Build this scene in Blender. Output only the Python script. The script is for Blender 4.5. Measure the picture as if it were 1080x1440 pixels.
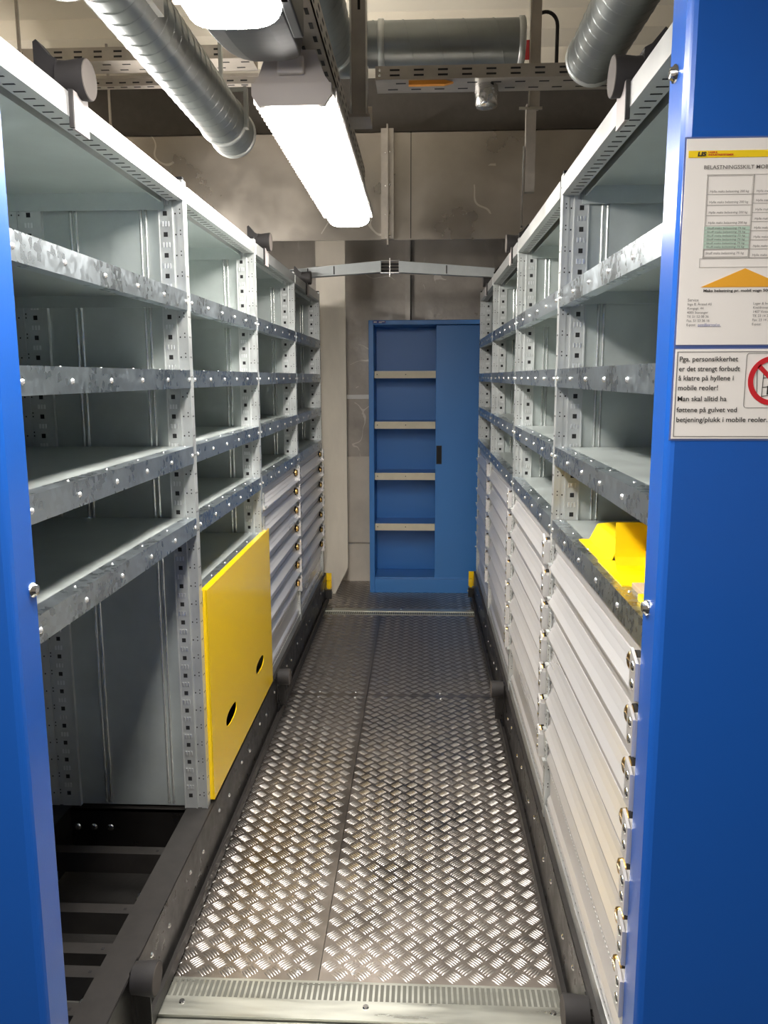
import bpy, bmesh, math, random
from mathutils import Vector, Matrix

random.seed(7)
for o in list(bpy.data.objects):
    bpy.data.objects.remove(o)
SC = bpy.context.scene
COL = SC.collection

# ------------------------------------------------------------------ camera
CAM_H = 1.47
pitch, yaw, roll = 0.16412, 0.04618, -0.00302
cp, sp = math.cos(pitch), math.sin(pitch)
fw, up, rt = Vector((0, cp, -sp)), Vector((0, sp, cp)), Vector((1, 0, 0))
RZ = Matrix.Rotation(yaw, 3, 'Z')
fw, up, rt = RZ @ fw, RZ @ up, RZ @ rt
rx = math.cos(roll) * rt + math.sin(roll) * up
ux = -math.sin(roll) * rt + math.cos(roll) * up
cam = bpy.data.cameras.new('camera')
cam.sensor_fit = 'VERTICAL'
cam.sensor_height = 36.0
cam.lens = 1145.6 / 1440 * 36.0
cam.clip_start = 0.02
co = bpy.data.objects.new('camera', cam)
COL.objects.link(co)
M3 = Matrix((rx, ux, -fw)).transposed()
co.matrix_world = Matrix.Translation((0, 0, CAM_H)) @ M3.to_4x4()
SC.camera = co

# ------------------------------------------------------------------ world, exposure
LAMP_STRENGTH = 24.0
w = bpy.data.worlds.new('world')
SC.world = w
w.use_nodes = True
w.node_tree.nodes['Background'].inputs[0].default_value = (1.0, 0.96, 0.9, 1)
w.node_tree.nodes['Background'].inputs[1].default_value = 0.05
SC.view_settings.view_transform = 'Standard'
SC.view_settings.look = 'None'
SC.view_settings.gamma = 1.0
SC.view_settings.use_curve_mapping = False
SC.view_settings.exposure = 1.15


# ------------------------------------------------------------------ materials
def srgb(r, g, b):
    f = lambda c: (c / 255 / 12.92) if c / 255 <= 0.04045 else ((c / 255 + 0.055) / 1.055) ** 2.4
    return (f(r), f(g), f(b), 1)


MATS = {}


def mat(name, col, metal=0.0, rough=0.5, var=0.0, scale=20.0, kind='noise', rvar=0.0, bump=0.0,
        bscale=60.0, stretch=(1, 1, 1), coat=0.0, emit=0.0, col2=None, spec=0.5, scratch=None):
    """principled material; colour / roughness vary over a procedural pattern in object space"""
    m = bpy.data.materials.new(name)
    m.use_nodes = True
    nt = m.node_tree
    b = nt.nodes['Principled BSDF']
    b.inputs['Base Color'].default_value = col
    b.inputs['Metallic'].default_value = metal
    b.inputs['Roughness'].default_value = rough
    b.inputs['Specular IOR Level'].default_value = spec
    if coat:
        b.inputs['Coat Weight'].default_value = coat
        b.inputs['Coat Roughness'].default_value = 0.12
    if emit:
        b.inputs['Emission Color'].default_value = col
        b.inputs['Emission Strength'].default_value = emit
    if var or rvar or bump:
        tc = nt.nodes.new('ShaderNodeTexCoord')
        oi = nt.nodes.new('ShaderNodeObjectInfo')
        mul = nt.nodes.new('ShaderNodeMath')
        mul.operation = 'MULTIPLY'
        mul.inputs[1].default_value = 37.0
        nt.links.new(oi.outputs['Random'], mul.inputs[0])
        add = nt.nodes.new('ShaderNodeVectorMath')
        add.operation = 'ADD'
        nt.links.new(tc.outputs['Object'], add.inputs[0])
        nt.links.new(mul.outputs[0], add.inputs[1])
        mp = nt.nodes.new('ShaderNodeMapping')
        mp.inputs['Scale'].default_value = stretch
        nt.links.new(add.outputs[0], mp.inputs['Vector'])
        if kind == 'voronoi':
            t = nt.nodes.new('ShaderNodeTexVoronoi')
            t.inputs['Scale'].default_value = scale
            sx = nt.nodes.new('ShaderNodeSeparateColor')
            nt.links.new(mp.outputs[0], t.inputs['Vector'])
            nt.links.new(t.outputs['Color'], sx.inputs[0])
            n2 = nt.nodes.new('ShaderNodeTexNoise')
            n2.inputs['Scale'].default_value = 6.0
            n2.inputs['Detail'].default_value = 4.0
            nt.links.new(mp.outputs[0], n2.inputs['Vector'])
            mx = nt.nodes.new('ShaderNodeMath')
            mx.operation = 'MULTIPLY_ADD'
            mx.inputs[1].default_value = 0.45
            nt.links.new(sx.outputs[0], mx.inputs[0])
            mm = nt.nodes.new('ShaderNodeMapRange')
            mm.inputs[1].default_value = 0.3
            mm.inputs[2].default_value = 0.7
            mm.inputs[4].default_value = 0.55
            nt.links.new(n2.outputs['Fac'], mm.inputs[0])
            nt.links.new(mm.outputs[0], mx.inputs[2])
            fac = mx.outputs[0]
        else:
            t = nt.nodes.new('ShaderNodeTexNoise')
            t.inputs['Scale'].default_value = scale
            t.inputs['Detail'].default_value = 5.0
            t.inputs['Roughness'].default_value = 0.6
            nt.links.new(mp.outputs[0], t.inputs['Vector'])
            mr = nt.nodes.new('ShaderNodeMapRange')
            mr.inputs[1].default_value = 0.3
            mr.inputs[2].default_value = 0.7
            nt.links.new(t.outputs['Fac'], mr.inputs[0])
            fac = mr.outputs[0]
        if var:
            c2 = col2 or tuple(min(1, c * (1 + var)) for c in col[:3]) + (1,)
            c1 = tuple(c * (1 - var) for c in col[:3]) + (1,) if col2 is None else col
            mc = nt.nodes.new('ShaderNodeMix')
            mc.data_type = 'RGBA'
            mc.inputs[6].default_value = c1
            mc.inputs[7].default_value = c2
            nt.links.new(fac, mc.inputs[0])
            nt.links.new(mc.outputs[2], b.inputs['Base Color'])
        if scratch and var:
            # thin pale scuff lines, kept to a few patches
            def nz(sc, w_):
                q = nt.nodes.new('ShaderNodeTexNoise')
                q.inputs['Scale'].default_value = sc
                q.inputs['Detail'].default_value = w_
                nt.links.new(mp.outputs[0], q.inputs['Vector'])
                return q.outputs['Fac']
            def mth(op, a, bv):
                q = nt.nodes.new('ShaderNodeMath')
                q.operation = op
                nt.links.new(a, q.inputs[0])
                if isinstance(bv, float):
                    q.inputs[1].default_value = bv
                else:
                    nt.links.new(bv, q.inputs[1])
                return q.outputs[0]
            ln = mth('LESS_THAN', mth('ABSOLUTE', mth('SUBTRACT', nz(scratch, 1.0), 0.5), 0.0), 0.006)
            pt = mth('GREATER_THAN', nz(scratch * .7 + 1.3, 2.0), 0.56)
            f2 = mth('MULTIPLY', mth('MULTIPLY', ln, pt), 0.6)
            m3 = nt.nodes.new('ShaderNodeMix')
            m3.data_type = 'RGBA'
            m3.inputs[7].default_value = (.72, .68, .62, 1)
            nt.links.new(mc.outputs[2], m3.inputs[6])
            nt.links.new(f2, m3.inputs[0])
            nt.links.new(m3.outputs[2], b.inputs['Base Color'])
        if rvar:
            mr2 = nt.nodes.new('ShaderNodeMapRange')
            mr2.inputs[3].default_value = max(0.05, rough - rvar)
            mr2.inputs[4].default_value = min(1, rough + rvar)
            nt.links.new(fac, mr2.inputs[0])
            nt.links.new(mr2.outputs[0], b.inputs['Roughness'])
        if bump:
            nb = nt.nodes.new('ShaderNodeTexNoise')
            nb.inputs['Scale'].default_value = bscale
            nb.inputs['Detail'].default_value = 3.0
            nt.links.new(mp.outputs[0], nb.inputs['Vector'])
            bp = nt.nodes.new('ShaderNodeBump')
            bp.inputs['Strength'].default_value = bump
            bp.inputs['Distance'].default_value = 0.01
            nt.links.new(nb.outputs['Fac'], bp.inputs['Height'])
            nt.links.new(bp.outputs[0], b.inputs['Normal'])
    MATS[name] = m
    return m


mat('galv', (0.50, 0.545, 0.53, 1), 0.55, 0.42, var=0.10, scale=7, rvar=0.08, bump=0.03, bscale=9)
mat('galv_post', (0.60, 0.62, 0.61, 1), 0.6, 0.38, var=0.10, scale=12, rvar=0.08)
mat('lip', (0.50, 0.56, 0.60, 1), 0.95, 0.31, var=0.17, scale=85, kind='voronoi', rvar=0.10)
mat('fascia', (0.52, 0.53, 0.52, 1), 0.7, 0.38, var=0.08, scale=9, rvar=0.06)
mat('alu', (0.78, 0.765, 0.76, 1), 0.55, 0.32, var=0.05, scale=3, rvar=0.06, stretch=(1, 0.1, 1))
mat('rib', (0.70, 0.72, 0.70, 1), 0.75, 0.24)
mat('hole', (0.012, 0.012, 0.013, 1), 0, 0.8)
mat('bright_tab', (0.85, 0.86, 0.86, 1), 0.8, 0.28)
mat('rivet', (0.88, 0.88, 0.87, 1), 0.7, 0.25)
mat('chrome', (0.75, 0.75, 0.74, 1), 1, 0.18)
mat('brass', (0.72, 0.47, 0.16, 1), 1, 0.25)
mat('black_paint', (0.009, 0.008, 0.0075, 1), 0, 0.33, var=0.2, scale=15, rvar=0.1)
mat('black_matt', (0.022, 0.019, 0.017, 1), 0, 0.5, var=0.25, scale=25)  # lighter, rougher black for beam tops, lower flanges and cross members
mat('rubber', (0.02, 0.018, 0.018, 1), 0, 0.7)
mat('rubber_face', (0.10, 0.085, 0.075, 1), 0, 0.75)
mat('blue', srgb(27, 90, 182), 0, 0.28, bump=0.02, bscale=300, coat=0.2)
mat('blue_cab', srgb(58, 124, 196), 0, 0.38, bump=0.02, bscale=250)
mat('cream_edge', srgb(214, 206, 182), 0, 0.45, var=0.04)
mat('yellow', srgb(255, 212, 10), 0, 0.22, coat=0.5)
mat('yellow_part', srgb(255, 214, 0), 0, 0.4)
mat('tread', (0.34, 0.30, 0.265, 1), 1.0, 0.36, var=0.14, scale=4, rvar=0.08, bump=0.05, bscale=40)
mat('tread_bar', (0.64, 0.61, 0.58, 1), 0.95, 0.34)
mat('slot', (0.17, 0.17, 0.145, 1), 0.4, 0.6)
mat('zinc', (0.48, 0.485, 0.43, 1), 0.85, 0.36, var=0.15, scale=10, rvar=0.12, stretch=(0.4, 3, 1))
mat('groove', (0.03, 0.03, 0.028, 1), 0, 0.8)
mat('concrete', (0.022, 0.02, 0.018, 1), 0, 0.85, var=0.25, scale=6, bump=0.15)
mat('plaster', (0.60, 0.545, 0.47, 1), 0, 0.7, var=0.14, scale=3, bump=0.05)
mat('wall_grey', (0.36, 0.325, 0.285, 1), 0.15, 0.38, var=0.22, scale=4, rvar=0.15, bump=0.25, bscale=14, scratch=5.0)
mat('board', (0.76, 0.70, 0.60, 1), 0, 0.6, var=0.10, scale=6, bump=0.04, stretch=(1, 1, 0.3))
mat('ceiling', (0.70, 0.64, 0.53, 1), 0, 0.6, var=0.05, scale=2)
mat('duct_sheet', (0.36, 0.328, 0.29, 1), 0.9, 0.32, var=0.16, scale=2.2, rvar=0.14, bump=0.22, bscale=3.5, scratch=3.0)
mat('duct_under', (0.42, 0.40, 0.38, 1), 1.0, 0.10, var=0.1, scale=2.0, bump=0.06, bscale=3)
mat('spiral', (0.31, 0.335, 0.335, 1), 0.75, 0.36, var=0.12, scale=5, rvar=0.08)
mat('tray', (0.42, 0.385, 0.345, 1), 0.65, 0.42, var=0.15, scale=8)
mat('lamp_body', (0.42, 0.38, 0.35, 1), 0, 0.4)
mat('lamp_dark', (0.012, 0.012, 0.013, 1), 0, 0.4, spec=0.3)
mat('beam_brown', (0.075, 0.066, 0.058, 1), 0, 0.6, var=0.1)
mat('clip', (0.5, 0.48, 0.46, 1), 0.4, 0.35)
mat('diffuser', (1.0, 0.955, 0.90, 1), 0, 0.3, emit=LAMP_STRENGTH)
mat('tube_glow', (1.0, 0.955, 0.90, 1), 0, 0.3, emit=LAMP_STRENGTH * 3.6)
mat('arm_grey', (0.36, 0.38, 0.38, 1), 0.0, 0.5, var=0.05)
mat('clip_grey', (0.40, 0.36, 0.35, 1), 0, 0.55)
mat('white', (0.80, 0.79, 0.76, 1), 0, 0.5)
mat('paper', (0.89, 0.86, 0.83, 1), 0, 0.42, coat=0.25)
mat('laminate', srgb(95, 110, 160), 0, 0.15, coat=0.5)
mat('ink', (0.03, 0.027, 0.025, 1), 0, 0.6)
mat('ink_grey', (0.13, 0.12, 0.115, 1), 0, 0.6)
mat('ink_light', (0.42, 0.40, 0.38, 1), 0, 0.6)
mat('ink_red', srgb(200, 60, 40), 0, 0.6)
mat('ink_blue', srgb(70, 80, 150), 0, 0.6)
mat('sign_yellow', srgb(246, 212, 30), 0, 0.5)
mat('sign_orange', srgb(238, 172, 52), 0, 0.5)
mat('sign_green', srgb(192, 216, 202), 0, 0.5)
mat('sign_red', srgb(205, 38, 48), 0, 0.45)
mat('cardboard', (0.50, 0.36, 0.21, 1), 0, 0.8, var=0.12, scale=20)
mat('rust', (0.33, 0.20, 0.10, 1), 0, 0.8)
mat('cable_red', srgb(170, 40, 40), 0, 0.5)
mat('orange', srgb(214, 140, 50), 0, 0.6)
mat('foil', (0.62, 0.62, 0.62, 1), 1.0, 0.22, bump=0.5, bscale=40)


# ------------------------------------------------------------------ mesh builder
class MB:
    def __init__(s, *mats):
        s.v, s.f, s.m, s.mats, s.smooth = [], [], [], list(mats), []

    def mi(s, name):
        if name not in s.mats:
            s.mats.append(name)
        return s.mats.index(name)

    def add(s, vs, fs, m=None, smooth=False):
        k = s.mi(m) if m else 0
        n = len(s.v)
        s.v += [tuple(p) for p in vs]
        for f in fs:
            s.f.append([i + n for i in f])
            s.m.append(k)
            s.smooth.append(smooth)

    def box(s, x0, x1, y0, y1, z0, z1, m=None):
        x0, x1 = sorted((x0, x1)); y0, y1 = sorted((y0, y1)); z0, z1 = sorted((z0, z1))
        s.add([(x0, y0, z0), (x1, y0, z0), (x1, y1, z0), (x0, y1, z0), (x0, y0, z1), (x1, y0, z1), (x1, y1, z1), (x0, y1, z1)],
              [(0, 3, 2, 1), (4, 5, 6, 7), (0, 1, 5, 4), (1, 2, 6, 5), (2, 3, 7, 6), (3, 0, 4, 7)], m)

    def prism(s, poly, axis, a, b, m=None, smooth=False):
        """closed polygon extruded along an axis; poly gives the two other coordinates in xyz order"""
        def pt(p, t):
            return {'x': (t, p[0], p[1]), 'y': (p[0], t, p[1]), 'z': (p[0], p[1], t)}[axis]
        n = len(poly)
        vs = [pt(p, a) for p in poly] + [pt(p, b) for p in poly]
        s.add(vs, [(i, (i + 1) % n, n + (i + 1) % n, n + i) for i in range(n)], m, smooth)
        s.add(vs, [tuple(range(n)), tuple(range(2 * n - 1, n - 1, -1))], m)

    def cyl(s, p0, p1, r, n=16, m=None, r1=None, smooth=True, caps=True):
        p0, p1 = Vector(p0), Vector(p1)
        r1 = r if r1 is None else r1
        d = (p1 - p0).normalized()
        a = d.orthogonal().normalized()
        b = d.cross(a)
        vs = []
        for p, q in ((p0, r), (p1, r1)):
            vs += [p + (a * math.cos(2 * math.pi * i / n) + b * math.sin(2 * math.pi * i / n)) * q for i in range(n)]
        s.add(vs, [(i, (i + 1) % n, n + (i + 1) % n, n + i) for i in range(n)], m, smooth)
        if caps:
            s.add(vs, [tuple(range(n - 1, -1, -1)), tuple(range(n, 2 * n))], m)

    def tube(s, pts, r, n=10, m=None):
        for a, b in zip(pts[:-1], pts[1:]):
            s.cyl(a, b, r, n, m)

    def lathe(s, p0, d, prof, n=20, m=None, smooth=True):
        """profile [(t along d, radius)] turned about the line p0 + t d"""
        p0, d = Vector(p0), Vector(d).normalized()
        a = d.orthogonal().normalized()
        b = d.cross(a)
        vs = []
        for t, r in prof:
            vs += [p0 + d * t + (a * math.cos(2 * math.pi * i / n) + b * math.sin(2 * math.pi * i / n)) * r for i in range(n)]
        k = len(prof)
        s.add(vs, [(j * n + i, j * n + (i + 1) % n, (j + 1) * n + (i + 1) % n, (j + 1) * n + i) for j in range(k - 1) for i in range(n)], m, smooth)
        s.add(vs, [tuple(range(n - 1, -1, -1)), tuple(range((k - 1) * n, k * n))], m)

    def dome(s, p, d, r, m=None):
        s.lathe(p, d, [(0, r), (r * 0.35, r * 0.85), (r * 0.6, r * 0.45)], 8, m)

    def mesh(s, name, origin=(0, 0, 0)):
        me = bpy.data.meshes.new(name)
        ox, oy, oz = origin
        me.from_pydata([(x - ox, y - oy, z - oz) for x, y, z in s.v], [], s.f)
        for mname in s.mats:
            me.materials.append(MATS[mname])
        for i, p in enumerate(me.polygons):
            p.material_index = s.m[i]
            p.use_smooth = s.smooth[i]
        bm = bmesh.new()
        bm.from_mesh(me)
        bmesh.ops.recalc_face_normals(bm, faces=bm.faces)
        bm.to_mesh(me)
        bm.free()
        me.update()
        return me

    def base(s):
        xs, ys, zs = zip(*s.v)
        return ((min(xs) + max(xs)) / 2, (min(ys) + max(ys)) / 2, min(zs))


WORLD = {}


def put(name, me, parent=None, loc=(0, 0, 0), label=None):
    """link a mesh; loc is in world space"""
    o = bpy.data.objects.new(name, me)
    COL.objects.link(o)
    WORLD[o] = Vector(loc)
    o.location = loc
    if parent:
        o.parent = parent
        o.location = Vector(loc) - WORLD[parent]
    if label:
        o['label'] = label
    return o


def build(name, mb, parent=None, label=None, bevel=0.0):
    b = mb.base()
    o = put(name, mb.mesh(name, b), parent, b, label)
    if bevel:
        md = o.modifiers.new('bevel', 'BEVEL')
        md.width = bevel
        md.segments = 2
        md.limit_method = 'ANGLE'
    return o


def tag(o, label, cat, group=None):
    o['label'] = label
    o['category'] = cat
    if group:
        o['group'] = group
    return o


def thing(name, loc, label, cat, group=None):
    o = bpy.data.objects.new(name, None)
    COL.objects.link(o)
    o.empty_display_size = 0.1
    o.location = loc
    WORLD[o] = Vector(loc)
    return tag(o, label, cat, group)


def struct(name, mb, bevel=0.0):
    o = build(name, mb, None, None, bevel)
    o['kind'] = 'structure'
    return o


# ------------------------------------------------------------------ room shell
CEIL = 3.10
BACK = 5.80
XL, XR, FRONT = -2.7, 2.6, -3.2
AX0, AX1 = -0.70, 0.435          # aisle floor plates

m = MB('concrete'); m.box(XL, XR, FRONT, BACK + .1, -0.10, -0.012); struct('floor', m)

# aluminium five-bar tread plate of the aisle: sheets with real raised bars
def tread(x0, x1, y0, y1):
    t = MB('tread', 'tread_bar')
    t.box(x0, x1, y0, y1, -0.012, 0.0)
    s = 0.04
    q = 1 / math.sqrt(2)
    L, W, Hh = 0.0165, 0.0023, 0.0022
    n = int(8 / s)
    for i in range(-n, n):
        for j in range(-n, n):
            cu, cv = (i + .5) * s, (j + .5) * s
            cx, cy = (cu - cv) * q, (cu + cv) * q
            if not (x0 + .02 < cx < x1 - .02 and y0 + .02 < cy < y1 - .02):
                continue
            al = (i + j) % 2 == 0
            a, b = ((q, q), (-q, q)) if al else ((-q, q), (q, q))
            for k in range(5):
                o = (k - 2) * 0.0074
                mx, my = cx + b[0] * o, cy + b[1] * o
                ll = L * (1 - 0.04 * abs(k - 2))
                def P(u, v, z): return (mx + a[0] * u + b[0] * v, my + a[1] * u + b[1] * v, z)
                vs = [P(-ll, 0, 0), P(-ll * .5, -W, 0), P(ll * .5, -W, 0), P(ll, 0, 0), P(ll * .5, W, 0), P(-ll * .5, W, 0),
                      P(-ll * .55, 0, Hh), P(ll * .55, 0, Hh)]
                t.add(vs, [(0, 1, 6), (1, 2, 7, 6), (2, 3, 7), (3, 4, 7), (4, 5, 6, 7), (5, 0, 6)], 'tread_bar', True)
    # countersunk screws along the sheet edges
    for yy in (y0 + .03, y1 - .03):
        for k in range(3):
            xx = x0 + (x1 - x0) * (.12 + .38 * k)
            t.lathe((xx, yy, 0), (0, 0, 1), [(0, .006), (.0012, .005)], 10, 'rivet')
    return t


SEAM = -0.25
for (a, b, c, d) in ((AX0, SEAM, 1.785, 3.62), (SEAM + .002, AX1, 1.785, 3.62), (AX0, SEAM, 3.623, 4.92), (SEAM + .002, AX1, 3.623, 4.92), (AX0, 1.2, 5.045, BACK)):
    struct('floor', tread(a, b, c, d))

# zinc floor rails with a slotted strip across the aisle
def rail(ya, yb, ypl, x0, x1, slot_near):
    r = MB('zinc', 'slot')
    r.box(x0, x1, ya, yb, -0.012, 0.003)
    n = int((x1 - x0) / 0.0135)
    for i in range(n):
        xx = x0 + .008 + i * 0.0135
        r.box(xx, xx + .0082, ya + .005, yb - .008, 0.0025, 0.0034, 'slot')
    y2, y3 = sorted((ypl, ya if slot_near else yb))
    r.box(x0, x1, y2, y3, -0.012, 0.008)
    for i in range(5):
        xx = x0 + .1 + i * (x1 - x0 - .2) / 4
        r.lathe((xx, (y2 + y3) / 2 + .012, .008), (0, 0, 1), [(0, .008), (.003, .006)], 12, 'chrome')
    return r
struct('trim_1', rail(1.714, 1.782, 1.655, -1.1, 0.85, True))
struct('trim_2', rail(4.925, 4.985, 5.04, -1.1, 0.85, False))
m = MB('zinc', 'rust'); m.box(-1.1, .85, 1.58, 1.652, -.012, 0.0); m.box(-1.1, .85, 1.626, 1.634, 0, .0012, 'rust'); struct('trim_3', m)
m = MB('zinc', 'groove'); m.box(-1.1, .85, 1.2, 1.578, -.012, -.004); struct('trim_4', m)

m = MB('wall_grey'); m.box(XL, XR, BACK, BACK + .12, -.012, CEIL); struct('wall_back', m)
m = MB('plaster'); m.box(XL, XR, BACK - .015, BACK, .288, .91); m.box(XL, XR, BACK - .018, BACK, 0, .276); struct('trim_5', m)
m = MB('white'); m.box(XL, XR, BACK - .008, BACK, 1.318, 1.348); struct('trim_6', m)
m = MB('tray', 'groove'); m.box(-.116, -.082, BACK - .03, BACK, 1.36, 2.16); m.box(-.082, -.074, BACK - .03, BACK, 1.36, 2.16, 'groove'); struct('trim_7', m)
m = MB('plaster'); m.box(XL - .12, XL, FRONT, BACK, -.012, CEIL); struct('wall_left', m)
m = MB('plaster'); m.box(XR, XR + .12, FRONT, BACK, -.012, CEIL); struct('wall_right', m)
m = MB('plaster'); m.box(XL, XR, FRONT - .12, FRONT, -.012, CEIL); struct('wall_front', m)
# trapezoidal sheet ceiling, ribs running across
m = MB('ceiling')
m.box(XL, XR, FRONT, BACK + .1, CEIL, CEIL + .1)
y = FRONT + .05
while y < BACK - .3:
    m.prism([(y, CEIL), (y + .05, CEIL - .07), (y + .26, CEIL - .07), (y + .31, CEIL)], 'x', XL, XR)
    y += .42
struct('ceiling', m)
m = MB('beam_brown'); m.box(XL, XR, 4.62, 4.86, 2.76, CEIL - .07); struct('trim_8', m)


# ------------------------------------------------------------------ mobile shelving racks
SHELF_Z = [1.697, 1.490, 1.283, 1.082]
LIP = 0.048
ZB = 0.201
TOP = 1.972


class Rack:
    def __init__(s, side, xf, frames, name, label):
        s.s, s.xf, s.fr = side, xf, frames
        s.root = thing(name, (xf + side * .24, (frames[0] + frames[-1]) / 2, 0), label, 'shelving')

    def X(s, d):
        return s.xf + s.s * d

    def box(s, mb, d0, d1, y0, y1, z0, z1, m=None):
        mb.box(s.X(d0), s.X(d1), y0, y1, z0, z1, m)

    def prof(s, mb, poly, y0, y1, m=None):
        mb.prism([(s.X(d), z) for d, z in poly], 'y', y0, y1, m)


def upright(R, yi, rear=False):
    m = MB('galv_post', 'hole', 'bright_tab')
    z0, z1 = ZB, TOP + .012
    if not rear:
        R.box(m, 0, .003, yi - .016, yi + .016, z0 - .02, z1)
        R.box(m, .003, .018, yi - .014, yi + .014, z0, z1)
        R.box(m, .018, .030, yi - .010, yi + .010, z0, z1)
        R.box(m, .030, .034, yi - .0165, yi + .0165, z0, z1)
        R.box(m, .034, .066, yi - .014, yi + .014, z0, z1)
        R.box(m, .066, .069, yi - .0165, yi + .0165, z0, z1)
        R.box(m, .001, .02, yi - .012, yi + .004, z1, z1 + .008, 'hole')
        hd = .050
        dots = (.010, .014)
    else:
        R.box(m, .385, .389, yi - .0165, yi + .0165, z0, z1)
        R.box(m, .389, .440, yi - .014, yi + .014, z0, z1)
        R.box(m, .440, .452, yi - .010, yi + .010, z0, z1)
        R.box(m, .452, .480, yi - .014, yi + .014, z0, z1)
        hd = .420
        dots = (.446, .466)
    z = z0 + .04
    e = .0006
    while z < z1 - .03:
        for sg in (-1, 1):
            yy = yi + sg * .014
            R.box(m, hd - .0055, hd + .0055, yy - e, yy + e, z - .006, z + .006, 'hole')
            for dd in (-.008, 0, .008):
                R.box(m, hd + dd - .0022, hd + dd + .0022, yy - .003, yy + .003, z + .021, z + .033, 'bright_tab')
            for dz in (0.0, .010):
                R.box(m, dots[0] - .0015, dots[0] + .0015, yy - e, yy + e, z + dz - .0017, z + dz + .0017, 'hole')
            yg = yi + sg * (.010 if not rear else .014)
            R.box(m, .022, .0255, yg - e, yg + e, z - .002, z + .002, 'hole') if not rear else \
                R.box(m, .464, .4675, yg - e, yg + e, z - .002, z + .002, 'hole')
        for dy in (-.004, .006):
            if not rear:
                R.box(m, -e, e, yi + dy - .0015, yi + dy + .0015, z - .002, z + .002, 'hole')
        z += .0535
    return build('upright', m, R.root)


def side_panel(R, yi):
    m = MB('galv', 'rib')
    R.box(m, .069, .385, yi - .004, yi + .004, ZB + .002, TOP - .01)
    for d in (.105, .119, .295, .309):
        m.cyl((R.X(d), yi - .0045, ZB + .01), (R.X(d), yi - .0045, TOP - .02), .0045, 10, 'rib')
        m.cyl((R.X(d), yi + .0045, ZB + .01), (R.X(d), yi + .0045, TOP - .02), .0045, 10, 'rib')
    R.box(m, .119, .205, yi - .0062, yi + .0062, ZB + .004, TOP - .03)
    return build('side_panel', m, R.root)


def shelf(R, y0, y1, z, name='shelf'):
    m = MB('galv')
    a, b = y0 + .017, y1 - .017
    R.box(m, .004, .476, a, b, z - .008, z - .001)
    R.box(m, .470, .478, a, b, z - .04, z - .001)
    R.box(m, .03, .47, a, a + .004, z - .04, z - .008)
    R.box(m, .03, .47, b - .004, b, z - .04, z - .008)
    o = build(name, m, R.root)
    m = MB('lip', 'rivet')
    a2, b2 = y0 + .016, y1 - .016
    R.prof(m, [(-.001, z), (.034, z), (.034, z - .002), (.0015, z - .003), (.0015, z - LIP + .003), (.030, z - LIP + .003), (.030, z - LIP), (-.001, z - LIP)], a2, b2)
    n = 6
    for i in range(n):
        yy = a2 + .012 + (b2 - a2 - .024) * i / (n - 1)
        m.dome((R.X(-.001), yy, z - .026), (-R.s, 0, 0), .0058, 'rivet')
        m.dome((R.X(.020), yy, z), (0, 0, 1), .003, 'rivet')
    build('front_lip', m, o)
    return o


def top_shelf(R, y0, y1):
    m = MB('galv')
    a, b = y0 + .017, y1 - .017
    z = TOP - .014
    R.box(m, .056, .476, a, b, z - .006, z)
    R.box(m, .470, .478, a, b, z - .05, z)
    R.box(m, .05, .47, a, a + .004, z - .05, z - .006)
    R.box(m, .05, .47, b - .004, b, z - .05, z - .006)
    R.box(m, .056, .060, a, b, z - .030, z)
    o = build('top_shelf', m, R.root)
    m = MB('fascia', 'hole')
    a2, b2 = y0 + .016, y1 - .016
    z0 = TOP - .042
    R.prof(m, [(-.003, TOP), (.062, TOP), (.062, TOP - .003), (.0, TOP - .003), (.0, z0 + .003), (.040, z0 + .003), (.040, z0), (-.003, z0)], a2, b2)
    yy = a2 + .02
    while yy < b2 - .01:
        R.box(m, .014, .034, yy, yy + .0045, z0 - .0006, z0 + .001, 'hole')
        yy += .0345
    build('front_lip', m, o)
    return o


PITCH = .0955


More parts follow.
